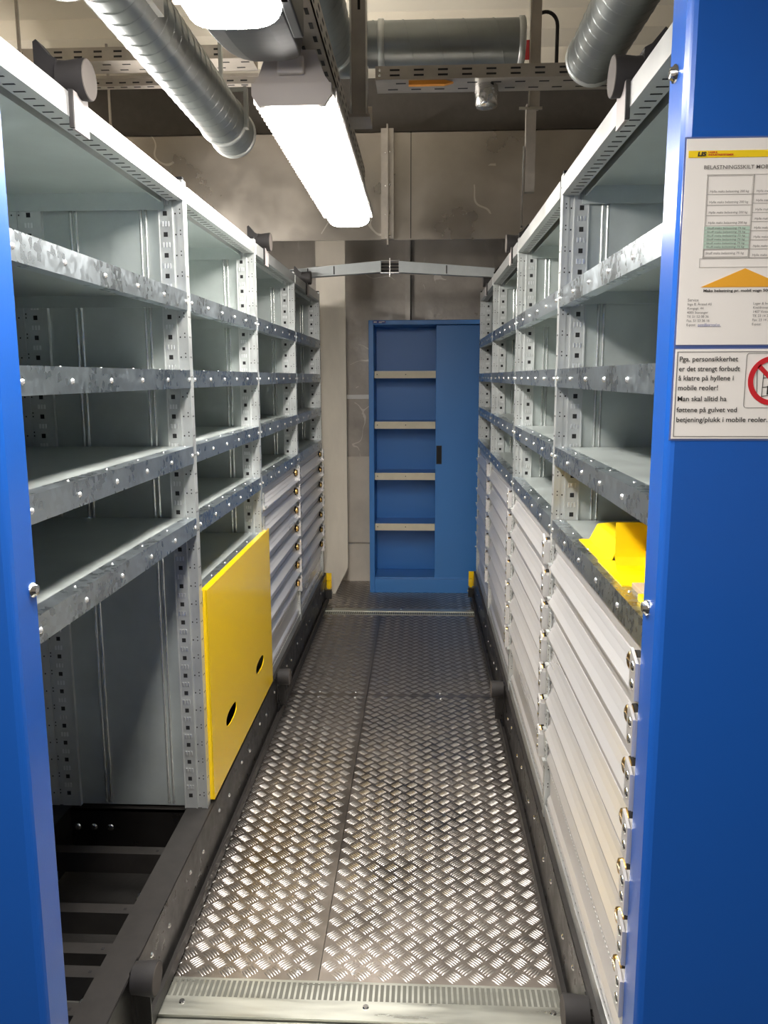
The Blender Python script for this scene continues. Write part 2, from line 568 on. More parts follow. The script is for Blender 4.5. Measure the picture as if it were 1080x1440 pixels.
def drawer(R, y0, y1, zt, h, bottom=False):
    a, b = y0 + .022, y1 - .022
    lock_y = (b - .062) if R.s < 0 else (a + .062)
    plate_y = (b + .002) if R.s < 0 else (a - .002)
    br_y = (a + .012) if R.s < 0 else (b - .012)
    da = lock_y + .02 if R.s < 0 else lock_y - .02
    m = MB('alu', 'groove')
    zl = zt - h + .003
    if not bottom:
        poly = [(.026, zt - .001), (.011, zt - .001), (.009, zt - .004), (.009, zt - .025), (.018, zt - .026), (.018, zt - .030), (.010, zt - .031),
                (.005, zt - .042), (.007, zt - .0435), (-.001, zt - .057), (.001, zt - .0585), (-.010, zt - .073), (-.010, zt - .078), (.015, zt - .080),
                (.015, zl), (.026, zl)]
    else:
        poly = [(.030, zt - .001), (.011, zt - .001), (.009, zt - .004), (.009, zt - .027), (.016, zt - .028), (.016, zt - .031), (.010, zt - .032),
                (-.001, zt - .054), (-.001, zt - .061), (.012, zt - .062), (.016, zl + .03), (.008, zl + .018), (.008, zl), (.030, zl)]
    R.prof(m, poly, a, b)
    o = build('drawer', m, R.root)
    if bottom:
        m2 = MB('bright_tab')
        yy = a + .02
        while yy < b - .02:
            for k in range(2):
                z = zt - .085 - k * .022
                dd = .012 + (.004) * ((zt - .062 - z) / max(.01, (zt - .062 - zl - .03)))
                R.box(m2, dd - .0012, dd + .001, yy, yy + .006, z - .0015, z + .0015)
            yy += .0155
        build('perforation', m2, o)
    # cam lock in its dark recess
    m = MB('hole', 'brass', 'chrome')
    zc = zt - .030
    m.lathe((R.X(.012), lock_y, zc), (-R.s, 0, 0), [(0, .019), (.010, .019)], 20, 'hole')
    m.lathe((R.X(.001), lock_y + R.s * .004, zc), (-R.s, 0, 0), [(0, .016), (.009, .015), (.011, .011)], 14, 'brass')
    R.box(m, -.0112, -.010, lock_y - .010, lock_y + .012, zc - .002, zc + .002, 'chrome')
    build('lock', m, o)
    # end plate with chamfered top and two screws
    m = MB('alu', 'chrome')
    w = .036
    p0, p1 = (plate_y - w, plate_y) if R.s < 0 else (plate_y, plate_y + w)
    ph = h - .016 if not bottom else .085
    zt2 = zt + .004
    out = (p1, p0) if R.s < 0 else (p0, p1)
    pts = [(out[1], zt2 - ph), (out[0], zt2 - ph), (out[0], zt2 - .016), (out[1], zt2)]
    m.prism(pts, 'x', R.X(-.0155), R.X(-.0105))
    q0, q1 = min(p0, p1) + .001, max(p0, p1) - .001
    R.box(m, -.011, .010, q0, q1, zt2 - ph + .002, zt2 - .018)
    for k in (.34, .72):
        m.lathe((R.X(-.0155), (p0 + p1) / 2, zt2 - ph * k), (-R.s, 0, 0), [(0, .0090), (.0015, .0085), (.0025, .004)], 14, 'chrome')
    build('lock_plate', m, o)
    # hinge bracket at the other end
    m = MB('galv_post', 'hole')
    R.box(m, -.003, .001, br_y - .009, br_y + .009, zt - .064, zt - .012)
    R.box(m, -.012, .001, br_y - .011, br_y + .011, zt - .068, zt - .063)
    for k in range(3):
        R.box(m, -.0036, -.002, br_y - .003, br_y + .001, zt - .024 - k * .014, zt - .021 - k * .014, 'hole')
    build('bracket', m, o)
    return o


def bumper_top(R, yc):
    m = MB('rubber')
    zc = 1.992 if R.s < 0 else 1.982
    # rear gusset plate standing on the rack top
    m.prism([(R.X(.022), TOP), (R.X(.062), TOP), (R.X(.062), TOP + .088), (R.X(.056), TOP + .092), (R.X(.034), TOP + .066), (R.X(.022), TOP + .060)], 'y', yc - .022, yc + .012)
    m.prism([(yc - .09, TOP), (yc + .045, TOP), (yc + .02, TOP + .05), (yc - .07, TOP + .03)], 'x', R.X(.058), R.X(.063))
    R.box(m, .006, .07, yc - .055, yc + .03, TOP, TOP + .004)
    o = build('bumper', m, R.root)
    m = MB('rubber', 'rubber_face')
    m.lathe((R.X(.024), yc + .006, zc + .012), (-R.s, 0, 0), [(0, .033), (.012, .032), (.045, .0355), (.05, .035)], 28)
    m.lathe((R.X(-.0265), yc + .006, zc + .012), (-R.s, 0, 0), [(0, .0345), (.001, .0335)], 28, 'rubber_face')
    build('rubber_pad', m, o)
    m = MB('clip_grey', 'rubber')
    R.box(m, -.010, -.004, yc - .03, yc + .035, TOP - .062, TOP + .004)
    R.box(m, -.010, -.002, yc - .036, yc - .03, TOP - .06, TOP + .004, 'rubber')
    R.box(m, -.010, .02, yc - .012, yc - .004, TOP, TOP + .02, 'rubber')
    R.box(m, -.008, .02, yc + .018, yc + .024, TOP, TOP + .02, 'rubber')
    build('clip_plate', m, o)


def bumper_low(R, yc, zc):
    m = MB('black_paint', 'chrome')
    R.box(m, -.018, -.012, yc - .012, yc + .036, .035, zc + .02)
    R.box(m, -.05, -.012, yc + .002, yc + .008, .06, zc - .02)
    m.dome((R.X(-.018), yc + .03, zc + .002), (-R.s, 0, 0), .006, 'chrome')
    o = build('bumper', m, R.root)
    m = MB('rubber', 'rubber_face')
    m.lathe((R.X(-.018), yc, zc), (-R.s, 0, 0), [(0, .032), (.02, .034), (.046, .036), (.05, .0345)], 28)
    m.lathe((R.X(-.068), yc, zc), (-R.s, 0, 0), [(0, .033), (.001, .032)], 28, 'rubber_face')
    build('rubber_pad', m, o)


def base_frame(R, open_bay):
    ya, yb = R.fr[0] - .02, R.fr[-1] + .06
    m = MB('black_matt', 'black_paint', 'chrome', 'hole')
    R.box(m, -.010, .064, ya, yb, ZB - .008, ZB)
    R.box(m, -.012, -.006, ya, yb, .028, ZB - .002, 'black_paint')
    R.box(m, .058, .064, ya, yb, .028, ZB - .004, 'black_paint')
    R.box(m, -.024, -.006, ya, yb, .022, .034)
    R.box(m, -.027, -.024, ya, yb, .012, .046)
    yy = ya + .12
    k = 0
    while yy < yb:
        m.dome((R.X(-.012), yy, .150 - .02 * (k % 2)), (-R.s, 0, 0), .007, 'chrome')
        yy += .19 if k % 2 else .13
        k += 1
    build('base_beam', m, R.root)
    m = MB('black_paint')
    R.box(m, .415, .480, ya, yb, .028, ZB)
    build('base_beam', m, R.root)
    for yi in R.fr:
        m = MB('black_paint', 'black_matt', 'chrome')
        R.box(m, .064, .415, yi - .022, yi - .016, .045, ZB - .006)
        R.box(m, .064, .415, yi - .022, yi + .022, ZB - .012, ZB - .006, 'black_matt')
        for d in (.296, .346, .396):
            m.lathe((R.X(d), yi - .022, .138), (0, -1, 0), [(0, .011), (.004, .011), (.006, .006)], 12, 'chrome')
        build('cross_member', m, R.root)
    if open_bay:
        for yy, zz in ((2.085, .15), (1.83, .15), (1.685, .15), (1.61, .15), (1.50, .15), (1.38, .15)):
            m = MB('black_matt', 'hole')
            R.box(m, .064, .415, yy - .018, yy + .018, zz - .006, zz)
            R.box(m, .064, .415, yy - .018, yy - .012, zz - .06, zz - .006)
            R.box(m, .105, .112, yy - .004, yy + .003, zz - .001, zz + .0006, 'hole')
            R.box(m, .064, .082, yy - .022, yy - .006, zz - .012, zz + .002, 'hole')
            build('cross_member', m, R.root)
        for yy in (1.93, 1.70, 1.56):
            m = MB('chrome', 'black_paint')
            m.lathe((R.X(.098), yy, .098), (R.s, 0, 0), [(0, .022), (.006, .026), (.012, .026), (.016, .020)], 20)
            R.box(m, .066, .10, yy - .01, yy + .01, .085, .11, 'black_paint')
            build('roller', m, R.root)


def end_panel(R, xe, bolts):
    """folded blue sheet closing the near end of a rack"""
    s = R.s
    x0, x1 = xe, xe + s * .52
    y0, y1, z0, z1 = 1.190, 1.268, .012, 2.062
    m = MB('blue')
    b = .012
    # front sheet and returns, soft folded corner
    m.prism([(x0, y1), (x0, y0 + b), (x0 + s * b * .35, y0 + b * .35), (x0 + s * b, y0), (x1 - s * b, y0), (x1, y0 + b), (x1, y1)], 'z', z0, z1 - .02)
    m.prism([(x0 + s * .004, y1 - .004), (x0 + s * .006, y0 + b), (x0 + s * .014, y0 + .004), (x1 - s * .014, y0 + .004), (x1 - s * .004, y1 - .004)], 'z', z1 - .02, z1)
    o = build('end_panel', m, R.root, bevel=.003)
    for z, yy in bolts:
        m = MB('chrome')
        m.lathe((x0, yy, z), (-s, 0, 0), [(0, .0125), (.004, .0125), (.006, .009), (.009, .0085), (.0095, .004)], 14)
        build('bolt', m, o)
    return o


def base_strip(R, y0, y1):
    m = MB('fascia', 'hole')
    a, b = y0 + .02, y1 - .02
    R.box(m, .002, .032, a, b, ZB + .001, ZB + .036)
    R.box(m, .002, .005, a, b, ZB + .036, ZB + .040)
    yy = a + .02
    while yy < b - .01:
        R.box(m, .009, .028, yy, yy + .0045, ZB + .0355, ZB + .0366, 'hole')
        yy += .0345
    build('base_strip', m, R.root)


def build_rack(side, xf, frames, name, label, drawer_bays, open_bay, xe, bolts, ytop, ylow):
    R = Rack(side, xf, frames, name, label)
    for yi in frames:
        upright(R, yi)
        upright(R, yi, True)
        side_panel(R, yi)
    for k in range(4):
        y0, y1 = frames[k], frames[k + 1]
        m = MB('galv')
        R.box(m, .476, .482, y0 + .015, y1 - .015, ZB, TOP - .01)
        for q in (.25, .5, .75):
            yy = y0 + (y1 - y0) * q
            m.prism([(R.X(.476), yy - .006), (R.X(.476), yy + .006), (R.X(.468), yy)], 'z', ZB, TOP - .02)
        build('back_panel', m, R.root)
        top_shelf(R, y0, y1)
        for z in SHELF_Z:
            shelf(R, y0, y1, z)
        if k in drawer_bays:
            z = SHELF_Z[3] - LIP - .008
            for j in range(7):
                h = PITCH if j < 6 else z - (ZB + .040)
                drawer(R, y0, y1, z, h, j == 6)
                z -= PITCH
            base_strip(R, y0, y1)
        elif not (open_bay and k == 0):
            shelf(R, y0, y1, .862)
            base_strip(R, y0, y1)
    base_frame(R, open_bay)
    end_panel(R, xe, bolts)
    for yy in ytop:
        bumper_top(R, yy)
    for yy in ylow:
        bumper_low(R, yy, .192)
    # yellow guard at the far end of the carriage
    m = MB('yellow', 'black_paint', 'chrome')
    yb = frames[-1]
    R.box(m, -.040, -.022, yb + .03, yb + .062, .035, .155)
    R.box(m, -.045, .02, yb + .058, yb + .066, .10, .20)
    R.box(m, -.050, -.012, yb + .0, yb + .03, .04, .10, 'black_paint')
    m.dome((R.X(-.05), yb + .015, .08), (-R.s, 0, 0), .009, 'chrome')
    build('foot_guard', m, R.root, label='yellow foot guard')
    return R


LX, RX = -0.632, 0.361
LF = [1.249, 2.244, 3.170, 4.145, 5.136]
RF = [1.249, 2.237, 3.212, 4.290, 5.215]
RL = build_rack(-1, LX, LF, 'mobile_shelving_rack', 'mobile shelving rack left of the aisle, its nearest bay open down to the black base',
                (2, 3), True, -.628, [(1.132, 1.252)], (1.556, 3.36, 4.56), (1.545, 3.34))
RR = build_rack(1, RX, RF, 'mobile_shelving_rack', 'mobile shelving rack right of the aisle, drawers in every bay, signs on its blue end',
                (0, 1, 2, 3), False, .352, [(1.885, 1.235), (1.116, 1.240)], (1.562, 3.40, 4.66), (1.485, 3.23))

# ------------------------------------------------------------------ yellow cover panel of the second left bay
bm = bmesh.new()
def loop(pts):
    vs = [bm.verts.new((LX + .010, y, z)) for y, z in pts]
    return [bm.edges.new((vs[i], vs[(i + 1) % len(vs)])) for i in range(len(vs))]
ed = loop([(2.262, .212), (3.238, .212), (3.238, .862), (2.262, .862)])
for cy, cz in ((2.508, .380), (2.985, .376)):
    pts = []
    for i in range(24):
        a = 2 * math.pi * i / 24
        pts.append((cy + .075 * math.copysign(abs(math.cos(a)) ** .75, math.cos(a)), cz + .024 * math.copysign(abs(math.sin(a)) ** .9, math.sin(a))))
    ed += loop(pts)
bmesh.ops.triangle_fill(bm, edges=ed, use_beauty=True)
r = bmesh.ops.extrude_face_region(bm, geom=bm.faces[:])
bmesh.ops.translate(bm, verts=[g for g in r['geom'] if isinstance(g, bmesh.types.BMVert)], vec=(.003, 0, 0))
def bbox(bm, x0, x1, y0, y1, z0, z1):
    bmesh.ops.create_cube(bm, size=1, matrix=Matrix.Translation(((x0 + x1) / 2, (y0 + y1) / 2, (z0 + z1) / 2)) @ Matrix.Diagonal((x1 - x0, y1 - y0, z1 - z0, 1)))
bbox(bm, LX - .006, LX + .012, 2.262, 3.238, .860, .8635)
bbox(bm, LX - .004, LX + .011, 2.262, 2.265, .212, .86)
bbox(bm, LX - .004, LX + .011, 3.235, 3.238, .212, .86)
bmesh.ops.recalc_face_normals(bm, faces=bm.faces)
me = bpy.data.meshes.new('cover_panel')
o_ = Vector((LX + .01, 2.75, .212))
bmesh.ops.translate(bm, verts=bm.verts, vec=-o_)
bm.to_mesh(me); bm.free()
me.materials.append(MATS['yellow'])
tag(put('cover_panel', me, None, o_), 'glossy yellow sheet metal cover panel with two hand slots on the left rack', 'panel')

# ------------------------------------------------------------------ yellow brackets on the near right shelf
SZ = SHELF_Z[3]
def sheet_profile(prof, y0, y1, t=.002):
    """open folded-sheet profile in (x,z) extruded along y"""
    m = MB('yellow_part')
    n = len(prof)
    up_ = [(x, z + t) for x, z in prof]
    poly = prof + up_[::-1]
    for i in range(n - 1):
        a, b = prof[i], prof[i + 1]
        dx, dz = b[0] - a[0], b[1] - a[1]
        L_ = math.hypot(dx, dz)
        nx, nz = -dz / L_ * t, dx / L_ * t
        m.prism([a, b, (b[0] + nx, b[1] + nz), (a[0] + nx, a[1] + nz)], 'y', y0, y1)
    return m
m = sheet_profile([(.380, SZ), (.406, SZ), (.424, SZ + .038), (.472, SZ + .043), (.520, SZ + .043), (.548, SZ + .018), (.556, SZ), (.58, SZ)], 1.715, 1.945)
tag(build('folded_bracket', m), 'bright yellow folded metal bracket with sloping sides, the farther one on the right shelf', 'bracket')
m = MB('yellow_part')
pts = [(1.632, SZ + .098), (1.630, SZ + .03), (1.622, SZ + .012), (1.608, SZ + .004), (1.585, SZ + .002), (1.500, SZ + .002)]
for (a, b) in zip(pts[:-1], pts[1:]):
    m.prism([a, b, (b[0] - .001, b[1] - .0022), (a[0] + .003, a[1] - .0002)], 'x', .392, .452)
m.box(.376, .392, 1.50, 1.712, SZ, SZ + .002)
m.box(.392, .50, 1.612, 1.712, SZ, SZ + .002)
m.box(.452, .4545, 1.51, 1.632, SZ, SZ + .040)
m.prism([(.452, SZ), (.475, SZ), (.475, SZ + .085), (.452, SZ + .098)], 'y', 1.632, 1.635)
tag(build('angle_bracket', m), 'bright yellow upright angle bracket standing in front of the sloping one on the right shelf', 'bracket')
m = MB('cardboard'); m.box(.392, .50, 1.415, 1.492, SZ, SZ + .010)
tag(build('cardboard_piece', m, bevel=.001), 'small brown cardboard piece on the right shelf beside the blue end panel', 'cardboard')
m = MB('yellow_part'); m.box(.380, .47, 1.335, 1.405, SZ, SZ + .012); m.box(.44, .47, 1.335, 1.405, SZ + .012, SZ + .03)
tag(build('flat_bracket', m, bevel=.001), 'low yellow metal piece nearest the blue end panel on the right shelf', 'bracket')

# ------------------------------------------------------------------ blue sliding-door cabinet
cab = thing('sliding_door_cabinet', (.09, 5.62, 0), 'tall blue metal cabinet at the end of the aisle, its left half open', 'cabinet')
m = MB('blue_cab', 'groove')
cx0, cx1, cy0, cy1, ch = -.351, .545, 5.46, 5.775, 1.838
m.box(cx0, cx0 + .034, cy0, cy1, .0, ch)
m.box(cx1 - .034, cx1, cy0, cy1, .0, ch)
m.box(cx0 + .034, cx1 - .034, cy0, cy1, ch - .030, ch)
m.box(cx0 + .034, cx1 - .034, cy0, cy1, .0, .098)
m.box(cx0 + .034, cx1 - .034, cy1 - .02, cy1, .098, ch - .03)
m.box(cx0 + .034, cx1 - .034, cy0 + .004, cy0 + .012, .098, .108)
build('cabinet_body', m, cab, bevel=.003)
for z in (1.488, 1.152, .805, .455):
    m = MB('blue_cab')
    m.box(cx0 + .036, cx1 - .036, cy0 + .05, cy1 - .022, z + .01, z + .020)
    s_ = build('shelf', m, cab)
    m = MB('cream_edge', 'groove')
    m.box(cx0 + .036, cx1 - .036, cy0 + .046, cy0 + .050, z - .026, z + .022)
    for xx in (cx0 + .05, -.11):
        m.box(xx, xx + .006, cy0 + .0452, cy0 + .047, z - .004, z + .002, 'groove')
    build('shelf_edge', m, s_, 'cream coloured front edge')
m = MB('blue_cab')
m.box(.093, cx1 - .036, cy0 + .006, cy0 + .030, .104, ch - .034)
dr = build('sliding_door', m, cab, bevel=.003)
m = MB('hole', 'rubber')
m.box(.100, .136, cy0 + .003, cy0 + .008, .892, 1.016, 'rubber')
m.box(.106, .130, cy0 + .0024, cy0 + .004, .902, 1.006, 'hole')
build('handle', m, dr, 'black recessed pull', bevel=.002)
m = MB('ink_blue', 'white', 'ink_red')
m.box(-.322, -.238, cy0 - .0012, cy0, 1.817, 1.834)
m.box(-.316, -.296, cy0 - .002, cy0 - .001, 1.823, 1.829, 'white')
m.box(-.282, -.244, cy0 - .002, cy0 - .001, 1.8265, 1.830, 'white')
m.box(-.282, -.262, cy0 - .002, cy0 - .001, 1.820, 1.824, 'white')
build('maker_label', m, cab)

# ------------------------------------------------------------------ painted board at the end of the left rack
m = MB('board')
m.prism([(-.688, 0.0), (-.588, 0.0), (-.498, .185), (-.498, 2.168), (-.688, 2.168)], 'y', 5.42, 5.448)
tag(build('painted_board', m, bevel=.002), 'tall cream painted board with a cut lower corner beside the blue cabinet', 'board')

# ------------------------------------------------------------------ rectangular sheet-metal duct
duct = thing('rectangular_duct', (-.1, 5.0, 2.17), 'large rectangular sheet metal duct across the back, above the blue cabinet', 'duct')
m = MB('duct_sheet', 'groove')
dx0, dx1, dy0, dy1, dz0, dz1 = -2.2, 2.1, 4.40, BACK - .03, 2.172, 2.700
m.box(dx0, dx1, dy0, dy0 + .004, dz0, dz1)
m.box(dx0, dx1, dy0, dy1, dz1 - .004, dz1)
m.box(-.062, -.058, dy0 - .0015, dy0, dz0, dz1, 'groove')
m.box(dx0, dx1, dy0 - .006, dy0, dz0, dz0 + .006)
build('duct_face', m, duct)
m = MB('duct_under')
m.box(dx0, dx1, dy0 + .004, dy1, dz0, dz0 + .004)
m.box(dx0, dx1, dy1 - .004, dy1, dz0, dz1)
build('duct_bottom', m, duct)
m = MB('tray', 'chrome')
m.box(-.212, -.182, dy0 - .022, dy0, dz0 + .002, dz1 + .012)
m.box(-.178, -.148, dy0 - .022, dy0, dz0 + .002, dz1 + .012)
m.box(-.184, -.176, dy0 - .034, dy0, dz0 - .03, dz1 + .03)
for z in (2.60, 2.44, 2.30, 2.19):
    m.dome((-.168, dy0 - .022, z), (0, -1, 0), .006, 'chrome')
    m.dome((-.19, dy0 - .022, z - .005), (0, -1, 0), .004, 'chrome')
build('joint_flange', m, duct)

# ------------------------------------------------------------------ spiral ducts
def spiral(p0, p1, r, label, pitch=.062, collar=None, group=None):
    p0, p1 = Vector(p0), Vector(p1)
    L_ = (p1 - p0).length
    d = (p1 - p0).normalized()
    root = thing('spiral_duct', (p0 + p1) / 2 - Vector((0, 0, r)), label, 'duct', group)
    m = MB('spiral', 'hole')
    m.cyl(p0, p1, r, 40, caps=False)
    m.cyl(p0 + d * .004, p1 - d * .004, r - .003, 40, caps=False)
    m.cyl(p1 - d * .06, p1 - d * .058, r - .004, 32, 'hole')
    # helical seam
    a = d.orthogonal().normalized()
    b = d.cross(a)
    n = 22
    steps = int(L_ / pitch * n)
    vs, fs = [], []
    for i in range(steps + 1):
        t = i / n * pitch
        an = 2 * math.pi * i / n
        c = a * math.cos(an) + b * math.sin(an)
        q = p0 + d * t
        vs += [q + c * (r - .001) - d * .005, q + c * (r + .0022), q + c * (r - .001) + d * .005]
    for i in range(steps):
        k = 3 * i
        fs += [(k, k + 3, k + 4, k + 1), (k + 1, k + 4, k + 5, k + 2)]
    m.add(vs, fs, None, True)
    build('duct_pipe', m, root)
    for t in (collar or []):
        m = MB('galv_post', 'chrome')
        q = p0 + d * t
        m.lathe(q - d * .012, d, [(0, r + .001), (.002, r + .006), (.020, r + .006), (.024, r + .001)], 40)
        build('clamp_ring', m, root)
    return root

s1 = spiral((-.727, .9, 2.392), (-.727, 3.30, 2.392), .083, 'spiral duct running above the left rack beside the lit lamp', collar=[1.02, 2.22, 2.385])
m = MB('galv_post'); m.box(-.733, -.721, 3.11, 3.13, 2.475, CEIL - .07); m.box(-.644, -.632, 3.10, 3.13, 2.36, 2.50); m.box(-.70, -.632, 3.11, 3.12, 2.486, 2.50)
build('hanger', m, s1)
m = MB('white'); m.box(-.665, -.640, 1.93, 2.16, 2.35, 2.42)
build('shackle_plate', m, s1)
spiral((-1.10, .4, 2.815), (-1.10, 2.70, 2.815), .195, 'wide spiral duct end under the ceiling at the upper left', collar=[2.27])
spiral((.552, .3, 2.492), (.552, 2.90, 2.492), .083, 'spiral duct above the right rack beside the blue end panel', collar=[2.58])
s3 = spiral((-.345, .6, 2.632), (-.345, 3.12, 2.632), .098, 'dark spiral duct running behind the hanging lamps to the cross duct', collar=[2.49])
m = MB('spiral')
c0 = Vector((-.345 + .13, 3.12, 2.632))
ring = []
for i in range(9):
    an = math.pi / 2 * i / 8
    ring.append((c0 + Vector((-.13 * math.cos(an), .13 * math.sin(an), .04 * i / 8)), Vector((math.sin(an), math.cos(an), 0))))
vs, fs = [], []
for p, d in ring:
    sd = Vector((d.y, -d.x, 0))
    vs += [p + (sd * math.cos(2 * math.pi * j / 28) + Vector((0, 0, 1)) * math.sin(2 * math.pi * j / 28)) * .094 for j in range(28)]
for i in range(8):
    fs += [(i * 28 + j, i * 28 + (j + 1) % 28, (i + 1) * 28 + (j + 1) % 28, (i + 1) * 28 + j) for j in range(28)]
m.add(vs, fs, None, True)
build('elbow', m, s3)
spiral((-.205, 3.27, 2.690), (.37, 3.27, 2.690), .078, 'short dark spiral duct crossing the aisle above the cable tray', pitch=.11, collar=[.05, .565])

# ------------------------------------------------------------------ cable trays and hangers
def tray_mesh(x0, x1, y0, y1, z0, z1, pitch=.083):
    """perforated tray along x, open at the top; near side and bottom carry rows of slots"""
    m = MB('tray', 'hole', 'chrome')
    m.box(x0, x1, y0, y0 + .003, z0, z1)
    m.box(x0, x1, y1 - .003, y1, z0, z1)
    m.box(x0, x1, y0, y1, z0, z0 + .003)
    m.box(x0, x1, y0 - .004, y0, z0 - .001, z0 + .004)
    x = x0 + .05
    k = 0
    h = z1 - z0
    while x < x1 - .05:
        m.box(x, x + .034, y0 - .0006, y0 + .001, z0 + h * .62, z0 + h * .76, 'hole')
        m.box(x, x + .034, y0 - .0006, y0 + .001, z0 + h * .24, z0 + h * .38, 'hole')
        m.box(x + .02, x + .055, y0 + .035, y0 + .045, z0 - .0006, z0 + .001, 'hole')
        m.box(x - .01, x + .025, y1 - .045, y1 - .035, z0 - .0006, z0 + .001, 'hole')
        x += pitch
        k += 1
    return m

tr = tray_mesh(-.165, .95, 3.02, 3.16, 2.484, 2.528)
tr.dome((-.15, 3.02, 2.515), (0, -1, 0), .006, 'chrome'); tr.dome((-.15, 3.02, 2.498), (0, -1, 0), .006, 'chrome')
tag(build('cable_tray', tr), 'perforated metal cable tray crossing above the aisle in front of the dark cross duct', 'cable tray')
tag(build('cable_tray', tray_mesh(-1.9, -.70, 3.55, 3.69, 2.755, 2.808)), 'perforated metal cable tray on the left, the nearer of two under the beige ceiling', 'cable tray')
m = MB('tray', 'hole')
m.box(-1.9, -.72, 3.80, 3.843, 2.742, 2.783)
m.box(-1.9, -.72, 3.796, 3.80, 2.77, 2.783)
x = -1.88
while x < -.76:
    m.box(x, x + .03, 3.812, 3.822, 2.7412, 2.743, 'hole'); m.box(x, x + .03, 3.7992, 3.801, 2.752, 2.758, 'hole'); x += .06
tag(build('strut_channel', m), 'slotted strut channel on the left just behind the perforated cable tray', 'strut')
m = MB('orange', 'cable_red'); m.box(-.05, .075, 3.03, 3.05, 2.470, 2.4865); m.prism([(.075, 2.470), (.105, 2.477), (.075, 2.4836)], 'y', 3.03, 3.05)
tag(build('cable_tie_strip', m), 'flat orange strip under the cable tray above the aisle', 'strip')
m = MB('foil'); m.lathe((.222, 3.10, 2.495), (.05, 0, -1), [(0, .040), (.03, .043), (.07, .040), (.082, .036), (.086, .02)], 18)
tag(build('wrapped_pipe_end', m), 'foil wrapped pipe end hanging under the cable tray', 'pipe')
# U strut with foot plate beside the lamps
hs = thing('ceiling_hanger', (-.19, 2.62, 2.23), 'steel channel hanger with a foot plate beside the lit lamp', 'hanger')
m = MB('tray', 'chrome', 'hole')
m.box(-.218, -.213, 2.60, 2.64, 2.245, CEIL - .07, 'chrome'); m.box(-.171, -.166, 2.60, 2.64, 2.245, CEIL - .07, 'chrome'); m.box(-.214, -.170, 2.632, 2.640, 2.245, CEIL - .07)
for z in (2.55, 2.66, 2.77, 2.88):
    m.box(-.196, -.188, 2.6312, 2.633, z, z + .04, 'hole')
build('channel', m, hs)
m = MB('tray', 'chrome', 'hole')
m.box(-.222, -.158, 2.585, 2.70, 2.236, 2.245); m.box(-.222, -.158, 2.70, 2.706, 2.236, 2.30)
m.dome((-.192, 2.61, 2.245), (0, 0, 1), .010, 'chrome')
for k in range(4): m.box(-.215 + k * .012, -.208 + k * .012, 2.6995, 2.701, 2.262, 2.280, 'hole')
build('foot_plate', m, hs)
# drop strut on the right
hs = thing('ceiling_hanger', (.43, 3.42, 2.04), 'long steel drop strut on the right, behind the cable tray', 'hanger')
m = MB('tray', 'chrome'); m.box(.412, .452, 3.40, 3.44, 2.50, CEIL - .07); m.box(.407, .413, 3.392, 3.44, 2.50, CEIL - .07, 'chrome')
build('upper_channel', m, hs)
m = MB('tray', 'chrome'); m.box(.402, .440, 3.40, 3.437, 2.19, 2.515); m.box(.392, .396, 3.40, 3.437, 2.055, 2.36, 'chrome'); m.box(.392, .41, 3.40, 3.404, 2.055, 2.062, 'chrome')
m.box(.372, .462, 3.392, 3.40, 2.492, 2.502, 'chrome')
build('lower_channel', m, hs)
m = MB('cable_red'); m.box(.384, .409, 3.415, 3.42, 2.68, 2.75)
tag(build('red_tag', m), 'small red tag beside the drop strut behind the cable tray', 'tag')
m = MB('rubber')
pts = [Vector((.47 + .045 * math.cos(a), 3.42, 2.80 + .05 * math.sin(a))) for a in [math.pi * i / 10 for i in range(11)]]
m.tube([Vector((.515, 3.42, 2.66))] + pts + [Vector((.425, 3.42, 2.66))], .007, 8)
tag(build('cable_loop', m), 'dark cable loop beside the drop strut at the top right', 'cable')

